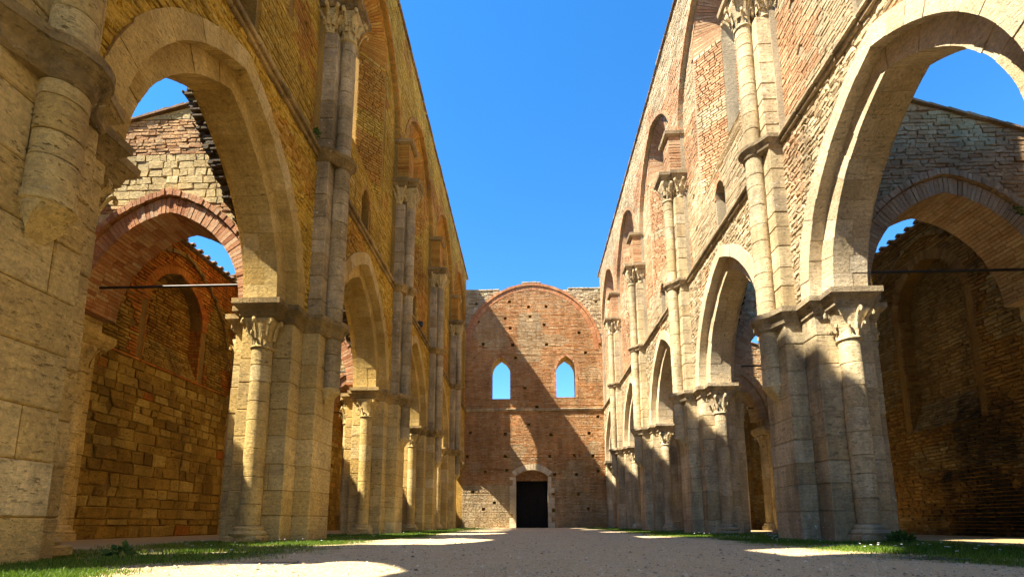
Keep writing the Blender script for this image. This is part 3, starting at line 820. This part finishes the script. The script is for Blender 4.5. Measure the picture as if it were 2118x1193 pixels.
# ------------------------------------------------------------------ outer aisle walls
def aisle_wall(s, nm):
    t = thing('aisle_wall', f'{nm} aisle outer wall, ' + ('squared stone below, orange brick above, blocked windows' if s < 0 else 'dark brick with blocked windows and soot stains'), 'wall', (s*AW, 14, 0))
    F = nave_f(s, AW); body = Body(); ztop = 7.75; YB = by(-3)-B/2
    nic = [Op(by(i), .95, 4.2 if s < 0 else 2.6, 5.7, .25) for i in range(0, 5)]
    form = [Op(by(i), 2.1, 3.0, 4.9, .45) for i in range(0, 5)]
    body.wall(F, 0, ztop, (YB, YF+.2), nic, -.4, -.02, .25); body.wall(F, 0, ztop, (YB, YF+.2), [], -1., -.36, .5)
    body.emit('wall_core', 'mortar_dark', t)
    lo = Pile(); br = Pile(); RG = (5.2, YF)
    holes = [hole(by(i)+dy, z, .09) for i in (1, 2, 3, 4) for dy, z in ((-1.6, 6.05), (-1.35, 5.0), (1.35, 5.15), (1.5, 2.3), (-1.7, 2.9), (1.9, 4.6), (-1.5, 1.1))]
    if s < 0:
        lay(lo, F, 0, 4.12, RG, [h for h in holes if h.top < 4.1], lambda v: .14+.17*vnoise(v*3.7, 2, 8), lambda v: .22+.3*vnoise(v*5.1, 7, 3), .008, .018, .022, .06, lambda u, v: 1 if vnoise(u*3, v*4, 6) > .12 else .2, jit=.02, five=False, wob=.035, tonef=lambda u, v: .15+.7*vnoise(u*4.3, v*5.3, 14))
        emit(t, 'squared_stone', lo, 'aisle_left', 300, 9)
        z0 = 4.2
    else: z0 = 0
    lay(br, F, z0, ztop-.02, RG, [o.grow(.2) for o in nic]+[h for h in holes if h.zb > z0+.1], .088, .25, .007, .01, .018, .06, (lambda u, v: 1 if vnoise(u*.9, v*1.1, 2) > .72 else 0), jit=.008, breaks=[nic[0].zb])
    # niche backs
    G = nave_f(s, AW+.34)
    for o in nic[1:]:
        lay(br, G, o.zb, o.top, lambda v, o=o: (o.uc-max(.03, o.hw(v)), o.uc+max(.03, o.hw(v))), [], .088, .25, .007, .01, .016, .05, lambda u, v: .7, jit=.008)
        for sg in (-1, 1):
            JF = lambda u, v, d, o=o, sg=sg: (s*(AW+u), o.uc+sg*(o.h-d), v)
            lay(br, JF, o.zb, o.zs, (0, .36), [], .088, .2, .007, .008, .01, .03, lambda u, v: 0)
        SF = lambda u, v, d, o=o: (s*(AW+.33*v-.7*d), o.uc+u, o.zb+.75*v+.3*d)
        lay(br, SF, 0, 1., (-o.h+.02, o.h-.02), [], .1, .25, .007, .01, .012, .05, lambda u, v: 1.)
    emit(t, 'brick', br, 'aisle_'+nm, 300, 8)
    vo = Pile()
    for i in range(1, 5):
        archring(vo, F, by(i), nic[i].zs, .25, .95, 1.17, -.36, .012, .085, rows=2)
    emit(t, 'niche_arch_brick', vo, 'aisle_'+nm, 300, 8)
    fo = Pile()
    for i in range(1, 5):
        archring(fo, F, by(i), 4.9, .45, 2.1, 2.19, -.02, .09, .13, jag=.03, proudj=.04)
    emit(t, 'vault_edge_brick', fo, 'mortar_dark', 300, 7)
    le = Pile(); y = 5.2
    while s < 0 and y < YF:
        yn = y+U(.4, .7); chbox(le, s*(AW+.02), s*(AW-.05), y, yn, 4.125, 4.185, .012); y = yn
    emit(t, 'ledge_stone', le, 'aisle_'+nm, 100, 6)
    tl = Pile(); y = 4.
    while y < YF:
        yn = y+.3; e = U(0, .02)
        chbox(tl, s*(AW-.12), s*(AW+.5), y, yn-.015, ztop+e, ztop+.06+e, .02); chbox(tl, s*(AW+.4), s*(AW+1.05), y, yn-.015, ztop-.02+e, ztop+.02+e, .01)
        # round cover tile over each joint
        V, Fc = [], []; n = 6
        for xx in (AW-.16, AW+.5):
            for k in range(n+1): V.append((s*xx, yn+.075*math.cos(math.pi*k/n), ztop+.05+.07*math.sin(math.pi*k/n)+e))
        Fc = [[k, k+1, n+2+k, n+1+k] for k in range(n)]+[list(range(n+1)), list(range(2*n+1, n, -1))]
        tl.add(V, Fc, False, U(.2, .9)); y = yn
    emit(t, 'roof_tile', tl, 'tile', 300, 6)
    st = 'warm' if s < 0 else 'grey'
    for i in range(1, 5):
        y = py(i); wh = ['behind the foreground arch', 'second along the aisle', 'third along the aisle', 'nearest the end wall'][i-1]
        flat = s > 0 and i == 1
        r_ = thing('wall_pilaster', 'flat stone pilaster on the right aisle outer wall behind the foreground arch', 'pilaster', (s*9.4, y, 0)) if flat else thing('wall_respond', f'engaged round column on the {nm} aisle outer wall, {wh}', 'column', (s*9.4, y, 0), 'responds on the aisle walls')
        bl = Pile(); z = 0
        while z < 3.9:
            zn = min(3.9, z+U(.35, .5)); zn = 3.9 if zn > 3.7 else zn
            chbox(bl, s*9.42, s*(AW+.05), y-.42, y+.42, z, zn); z = zn
        z = 4.2
        while z < 7.2:
            zn = z+U(.2, .3); chbox(bl, s*9.3, s*(AW+.05), y-.38, y+.38, z, zn); z = zn
        emit(r_, 'pilaster_block', bl, 'stone_'+st, 300, 8)
        if flat: continue
        dr = Pile(); column(dr, s*9.38, y, .17, .3, 3.3, .4, .8, 14); emit(r_, 'column_drum', dr, 'stone_'+st, 300, 8, smooth='sides')
        capital(r_, s*9.38, y, .17, 3.3, 3.88, (.22, .22), st, [0, 60, 120, 180, 240, 300])
        V, Fc = moulding(ccw([(s*9.2, y-.42), (s*(AW+.05), y-.42), (s*(AW+.05), y+.42), (s*9.2, y+.42)]), [(3.88, 0), (3.95, .05), (4.05, .1), (4.18, .1)])
        mesh_obj('abacus', V, Fc, 'stone_'+st, r_, .4, 0.)
        V, Fc = moulding(ccw([(s*9.38+.2*math.cos(a), y+.2*math.sin(a)) for a in [2*math.pi*k/16 for k in range(16)]]), [(0, .12), (.12, .12), (.13, .09), (.17, .1), (.2, .05), (.26, .04), (.3, 0)])
        mesh_obj('column_base', V, Fc, 'stone_'+st, r_, .6, 0.)
for s, nm in SIDES: aisle_wall(s, nm)

# ------------------------------------------------------------------ end wall
def end_wall():
    t = thing('end_wall', 'tall red brick end wall with two pointed windows and a central doorway', 'wall', (0, YF, 0))
    F = fac_f(YF); ZT = 16.1; ARX = dict(zs=11.6, c=.15)
    wl, wr = Op(-2.2, .63, 8.48, 10.4, .5), Op(2.16, .65, 8.55, 10.35, .5)
    door = Op(-.17, 1.04, 0, 3.25, 0.); door.R = 1.04; door.top = 3.25+.55
    doorc = Op(-.17, 1.05, 0, 3.74, 0, True)
    hp = [(-3.75, 13.9), (-1.9, 14.1), (-.3, 14.9), (-.2, 14.2), (-1.6, 15.3), (.9, 14.9), (.75, 13.6), (.9, 12.2), (-1.55, 13.4), (-3.4, 12.3), (3.1, 13.0), (3.5, 11.6), (2.9, 9.8), (-1.4, 12.2), (-.6, 9.2), (-1.2, 11.3), (.2, 7.9), (-.5, 7.6),
          (-4.2, 6.2), (-1.9, 6.1), (-.35, 6.7), (1.1, 6.0), (3.6, 6.1), (4.2, 7.2), (-4.4, 4.6), (-1.9, 4.6), (1.0, 4.6), (2.6, 4.65), (3.8, 4.6), (-3.2, 3.6), (-1.8, 3.7), (1.3, 3.4), (2.7, 3.4), (4.1, 3.6), (-4.0, 2.3), (-2.6, 1.6), (1.2, 2.2), (2.8, 2.15), (1.2, 1.1), (-3.3, 1.2), (3.4, 1.2), (4.3, 15.2), (-3.9, 15.2)]
    holes = [hole(x, z, .095) for x, z in hp]
    body = Body()
    ws = [wl, wr]
    body.wall(F, 0, ZT, (-AW-1, AW+1), ws+[doorc]+holes, -.5, -.02, .3); body.wall(F, 0, ZT, (-AW-1, AW+1), ws+[doorc]+holes[:1]+holes[8:10]+holes[41:], -1.2, -.5, .3)
    R = Op(-.12, 4.2, 0, 11.8, .12)
    body.wall(F, ZT, 16.5, lambda v: (-.12-R.grow(.4).hw(v), -.12+R.grow(.4).hw(v)), [], -1.2, -.02, .06, breaks=[16.3])
    body.emit('wall_core', 'mortar_warm', t)
    inside = lambda u, v: abs(u+.12) < R.hw(v) if v > 12 else True
    br = Pile()
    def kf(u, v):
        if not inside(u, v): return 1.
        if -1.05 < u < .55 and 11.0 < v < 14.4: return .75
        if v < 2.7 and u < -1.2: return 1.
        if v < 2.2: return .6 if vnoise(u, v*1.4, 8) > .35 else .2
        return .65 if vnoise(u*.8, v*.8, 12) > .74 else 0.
    brz = sorted({b for h in holes for b in (h.zb, h.top)}|{8.48, 8.55, 3.74})
    ul = (-WF, WF)
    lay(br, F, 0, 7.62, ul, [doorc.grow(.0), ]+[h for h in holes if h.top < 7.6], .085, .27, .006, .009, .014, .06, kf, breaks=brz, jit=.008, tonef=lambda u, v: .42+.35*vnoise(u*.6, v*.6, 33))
    lay(br, F, 7.78, 16.2, lambda v: (max(-WF, -.12-R.hw(v)) if v > 12 else -WF, min(WF, -.12+R.hw(v)) if v > 12 else WF), [o.grow(.13) for o in ws]+[h for h in holes[:41] if h.zb > 7.8], .085, .27, .006, .009, .014, .06, kf, breaks=brz, jit=.008, tonef=lambda u, v: .4+.35*vnoise(u*.6, v*.6, 31))
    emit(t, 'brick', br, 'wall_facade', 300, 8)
    rb = Pile()
    lay(rb, F, 12.2, ZT, ul, [R.grow(.48)]+holes[41:], .13, .26, .01, .02, .03, .06, lambda u, v: 1, jit=.018, five=False, wob=.03)
    emit(t, 'rubble_stone', rb, 'wall_right', 300, 8)
    av = Pile()
    rr = Pile(); archring(rr, F, -.12, 11.8, .12, 4.2, 4.5, -.1, .03, .085, jag=.01); archring(rr, F, -.12, 11.8, .12, 4.51, 4.68, -.6, .09, .085, jag=.02, t0=.06); emit(t, 'wall_arch_brick', rr, 'brick_red', 300, 6)
    for o in ws:
        archring(av, F, o.uc, o.zs, o.c, o.h, o.h+.14, -1.15, .02, .085, rows=4)
        for sg in (-1, 1):
            z = o.zb; k = 0
            while z < o.zs-.01:
                zz = min(o.zs, z+.087); d = .13 if k % 2 else .1
                x0, x1 = sorted((o.uc+sg*o.h, o.uc+sg*(o.h+.14)))
                av.add([(x0, YF-.02, z), (x1, YF-.02, z), (x1, YF+1.15, z), (x0, YF+1.15, z), (x0, YF-.02, zz-.006), (x1, YF-.02, zz-.006), (x1, YF+1.15, zz-.006), (x0, YF+1.15, zz-.006)], 'box', False, U(.2, .8), 0)
                z = zz; k += 1
    emit(t, 'arch_brick', av, 'brick_arch', 300, 7)
    co = Pile(); x = -WF
    while x < WF-.01:
        xn = min(WF, x+U(.5, .8)); chbox(co, x, xn, YF+.05, YF-.1, 7.62, 7.7, .015); chbox(co, x, xn, YF+.05, YF-.15, 7.7, 7.78, .015); x = xn
    emit(t, 'cornice_stone', co, 'stone_grey', 300, 7)
    ct = Pile(); x = -WF+.1
    while x < WF-.2:
        xn = x+U(.35, .6); 
        if abs(x+.3) > 2.3: chbox(ct, x, xn, YF-.08, YF+1.2, ZT+U(-.03, .03), ZT+.08+U(0, .05), .02)
        x = xn
    for (x0, x1, z) in ((-.75, -.2, 16.58), (-.2, .3, 16.6), (.3, .55, 16.57)): chbox(ct, x0, x1, YF-.1, YF+1.2, z, z+.11, .03)
    pass
    emit(t, 'coping_stone', ct, 'stone_grey', 300, 6)
    # doorway: stone jambs, arch and brick tympanum
    dj = Pile()
    for sg in (-1, 1):
        z = 0
        while z < 3.27:
            zn = z+U(.26, .36); zn = 3.27 if zn > 3.1 else zn
            wd = .22 if U(0, 1) < .5 else .42
            chbox(dj, -.17+sg*1.03, -.17+sg*(1.03+wd), YF-.035, YF+.8, z, zn, .012); z = zn
    emit(t, 'door_jamb_stone', dj, 'arch_pale', 300, 6)
    dv = Pile(); n = 13; fl = flipof(F); hA = math.asin(1.05/1.52)
    for k in range(n):
        P = []
        for d in (-.8, .045):
            for R_, f in ((1.52, k/n), (1.9, k/n), (1.9, (k+1)/n-.006), (1.52, (k+1)/n-.006)):
                th = math.pi/2-hA+2*hA*f; P.append(F(-.17+R_*math.cos(th), 2.2+R_*math.sin(th), d))
        dv.add(P, 'box', fl, U(.2, .9), 0)
    emit(t, 'door_voussoir', dv, 'arch_pale', 300, 5)
    ty = Pile(); lay(ty, fac_f(YF+.42), 3.05, 3.85, (-.17-1.06, -.17+1.06), [], .08, .25, .006, .008, .012, .3, lambda u, v: 0)
    emit(t, 'tympanum_brick', ty, 'wall_facade', 100, 6)
    d = thing('double_door', 'wooden double door, near black for the shade deep in the central doorway', 'door', (-.17, YF+.95, 0))  # fills the black opening; the doorway's shade is put into its near-black colour
    db = Body(); db.box(-1.25, .9, YF+.97, YF+1.0, 0, 3.8); db.emit('door_backing', 'wood_shaded', d, False)
    for k in range(8):
        x0 = -1.2+k*.2575; bd = Pile(); chbox(bd, x0, x0+.25, YF+.9, YF+.96, .02, 3.6, .01); emit(d, 'plank', bd, 'wood_shaded', 9, 1)
end_wall()

# ------------------------------------------------------------------ ground cover and small things
rs = np.random.RandomState(5)
def grass_mask(x, y):
    ax = np.abs(x); nz = vn2(x, y, .9, 1)*.6+vn2(x, y, 2.7, 2)*.4
    lo = np.where(x < 0, 2.6, 2.6); inner = np.clip((ax+1.6*(nz-.5)-lo)/.7, 0, 1); outer = np.clip((6.1+.8*(nz-.5)-ax)/.5, 0, 1)
    return inner*outer*np.clip((nz-.29)/.2, .08, 1)
def blades(n, ylo, yhi, hmin, hmax, wd):
    x = rs.uniform(2.0, 6.6, n)*np.where(rs.rand(n) < .5, -1, 1); y = ylo+(yhi-ylo)*rs.rand(n)**1.5
    k = rs.rand(n) < grass_mask(x, y); x, y = x[k], y[k]; m = len(x)
    h = rs.uniform(hmin, hmax, m)*(.5+.9*vn2(x, y, 1.7, 6)); a = rs.uniform(0, 2*np.pi, m); ln = rs.uniform(.1, .8, m)*h; b = rs.uniform(0, 2*np.pi, m)
    cx, sx = np.cos(a)*wd, np.sin(a)*wd
    V = np.zeros((m, 5, 3))
    V[:, 0] = np.stack([x-cx, y-sx, 0*x], 1); V[:, 1] = np.stack([x+cx, y+sx, 0*x], 1)
    mx, my = x+np.cos(b)*ln*.35, y+np.sin(b)*ln*.35
    V[:, 2] = np.stack([mx+cx*.8, my+sx*.8, h*.6], 1); V[:, 3] = np.stack([mx-cx*.8, my-sx*.8, h*.6], 1)
    V[:, 4] = np.stack([x+np.cos(b)*ln, y+np.sin(b)*ln, h], 1)
    tone = np.clip(rs.normal(.38, .2, m)+.35*(vn2(x, y, .8, 9)-.5)+.25*(1-grass_mask(x, y)), 0, 1)
    return V.reshape(-1, 3), m, tone
VV, n_, TT = [], 0, []
for args in ((210000, 2.6, 12, .012, .05, .003), (90000, 10, 31, .018, .055, .008)):
    V, m, tn = blades(*args); VV.append(V); TT.append(tn); n_ += m
FF = []
for k in range(n_): q = 5*k; FF += [[q, q+1, q+2, q+3], [q+3, q+2, q+4]]
o = mesh_obj('grass', np.concatenate(VV), FF, 'grass_blade', None, np.repeat(np.concatenate(TT), 2)); o['kind'] = 'stuff'
o['label'] = 'short green grass growing in strips along both rows of piers'; o['category'] = 'grass'
# pebbles
def pebbles():
    n = 60000; y = 2.3+15*rs.rand(n)**1.7; x = rs.uniform(-4.2, 4.2, n)
    k = rs.rand(n) > grass_mask(x, y)*1.5; x, y = x[k], y[k]; n = len(x)
    r = rs.uniform(.003, .009, n)*(1+1.5*(rs.rand(n) > .95)); 
    base = np.array([(1, 0, 0), (0, 1, 0), (-1, 0, 0), (0, -1, 0), (.1, .1, .75)])
    a = rs.uniform(0, 6.28, n); ca, sa = np.cos(a), np.sin(a); el = rs.uniform(.6, 1., n)
    V = np.zeros((n, 5, 3))
    for i, (bx, by_, bz) in enumerate(base):
        X, Y = bx*r, by_*r*el; V[:, i] = np.stack([x+ca*X-sa*Y, y+sa*X+ca*Y, bz*r*rs.uniform(.7, 1.1, n)+np.maximum(0, path_z(x, y))], 1)
    F = []
    for k in range(n):
        q = 5*k; F += [[q, q+1, q+4], [q+1, q+2, q+4], [q+2, q+3, q+4], [q+3, q, q+4]]
    o = mesh_obj('gravel', V.reshape(-1, 3), F, 'pebble', None, np.repeat(np.clip(rs.normal(.5, .22, n), 0, 1), 4)); o['kind'] = 'stuff'
    o['label'] = 'loose grey and tan gravel on the path down the nave'; o['category'] = 'gravel'
pebbles()
# daisies
V, F = [], []
for k in range(260):
    x = rs.uniform(3.2, 5.0)*(1 if rs.rand() < .68 else -1); y = rs.uniform(4, 14)
    if grass_mask(np.array([x]), np.array([y]))[0] < .5: continue
    z = rs.uniform(.05, .085); q = len(V); r = rs.uniform(.008, .013)
    for j in range(8): a = j*math.pi/4; V.append((x+r*math.cos(a), y+r*math.sin(a), z+.004*(j % 2)))
    V.append((x, y, z+.006)); F += [[q+j, q+(j+1) % 8, q+8] for j in range(8)]
o = mesh_obj('daisies', V, F, 'daisy', None, .5); o['kind'] = 'stuff'; o['label'] = 'tiny white daisies scattered in the grass'; o['category'] = 'flowers'
# flat slabs let into the ground
for (x, y, sx, sy, lab) in ((2.95, 4.15, .2, .13, 'flat bluish stone slab in the ground at the right foreground'), (-2.35, 3.62, .2, .12, 'flat dark slab in the ground at the left foreground')):
    p = Pile(); chbox(p, x-sx, x+sx, y-sy, y+sy, -.03, .026, .004, .5)
    Vv, tt, fl, tn, kd = p[0]; o = mesh_obj('ground_slab', Vv, CHF, 'slab', None, .5, 0., center=np.array((x, y, 0))); o['label'] = lab; o['category'] = 'slab'; o['group'] = 'slabs in the ground'
# small plants
def plant(x, y, z, r, n, label, nrm=(0, 0, 1)):
    t = thing('wall_plant', label, 'plant', (x, y, z)); V, F, T = [], [], []
    N = Vector(nrm).normalized()
    for k in range(n):
        d = Vector((rs.normal(), rs.normal(), rs.normal())).normalized()
        if d.dot(N) < 0: d = d-2*d.dot(N)*N
        L = r*rs.uniform(.35, 1.); p0 = Vector((x, y, z))+d*L*.5; p1 = p0+d*L*.6+Vector((0, 0, -.1*L)); sd = d.cross(Vector((rs.normal(), rs.normal(), rs.normal()))).normalized()*L*.18
        m_ = (p0+p1)/2; q = len(V); V += [tuple(p0), tuple(m_+sd), tuple(p1), tuple(m_-sd)]; F.append([q, q+1, q+2, q+3]); T.append(rs.rand())
    o = mesh_obj('leaves', V, F, 'leaf', t, np.array(T)); o['kind'] = 'stuff'
plant(5.25, 7.55, .02, .22, 120, 'green weed tuft at the foot of the big right pier')
plant(8.6, 8.4, 5.95, .14, 50, 'small green sprig growing on the right brick cross arch', (0, -1, .5))
plant(-4.62, 8.4, 7.95, .2, 60, 'green tuft on the string course beside the left foreground shaft')
plant(-4.3, 4.55, .02, .16, 60, 'low weeds at the foot of the nearest left pier')
# floodlight on the left string course
t = thing('floodlight', 'small dark floodlight on the ledge of the left nave wall', 'floodlight', (-4.62, 17.9, 7.92))
V, F = moulding(ccw([(-4.62+.1*math.cos(a), 17.9+.1*math.sin(a)) for a in [2*math.pi*k/14 for k in range(14)]]), [(8.0, -.03), (8.02, 0), (8.18, .02), (8.2, .0)]); mesh_obj('housing', V, F, 'lamp_body', t, .5)
V, F = moulding(ccw([(-4.62+.08*math.cos(a), 17.9+.08*math.sin(a)) for a in [2*math.pi*k/14 for k in range(14)]]), [(8.201, 0), (8.21, -.01)]); mesh_obj('lens', V, F, 'lamp_glass', t, .5)
p = Body(); p.box(-4.66, -4.58, 17.87, 17.93, 7.9, 8.02); p.emit('bracket', 'lamp_body', t, False)
flush()
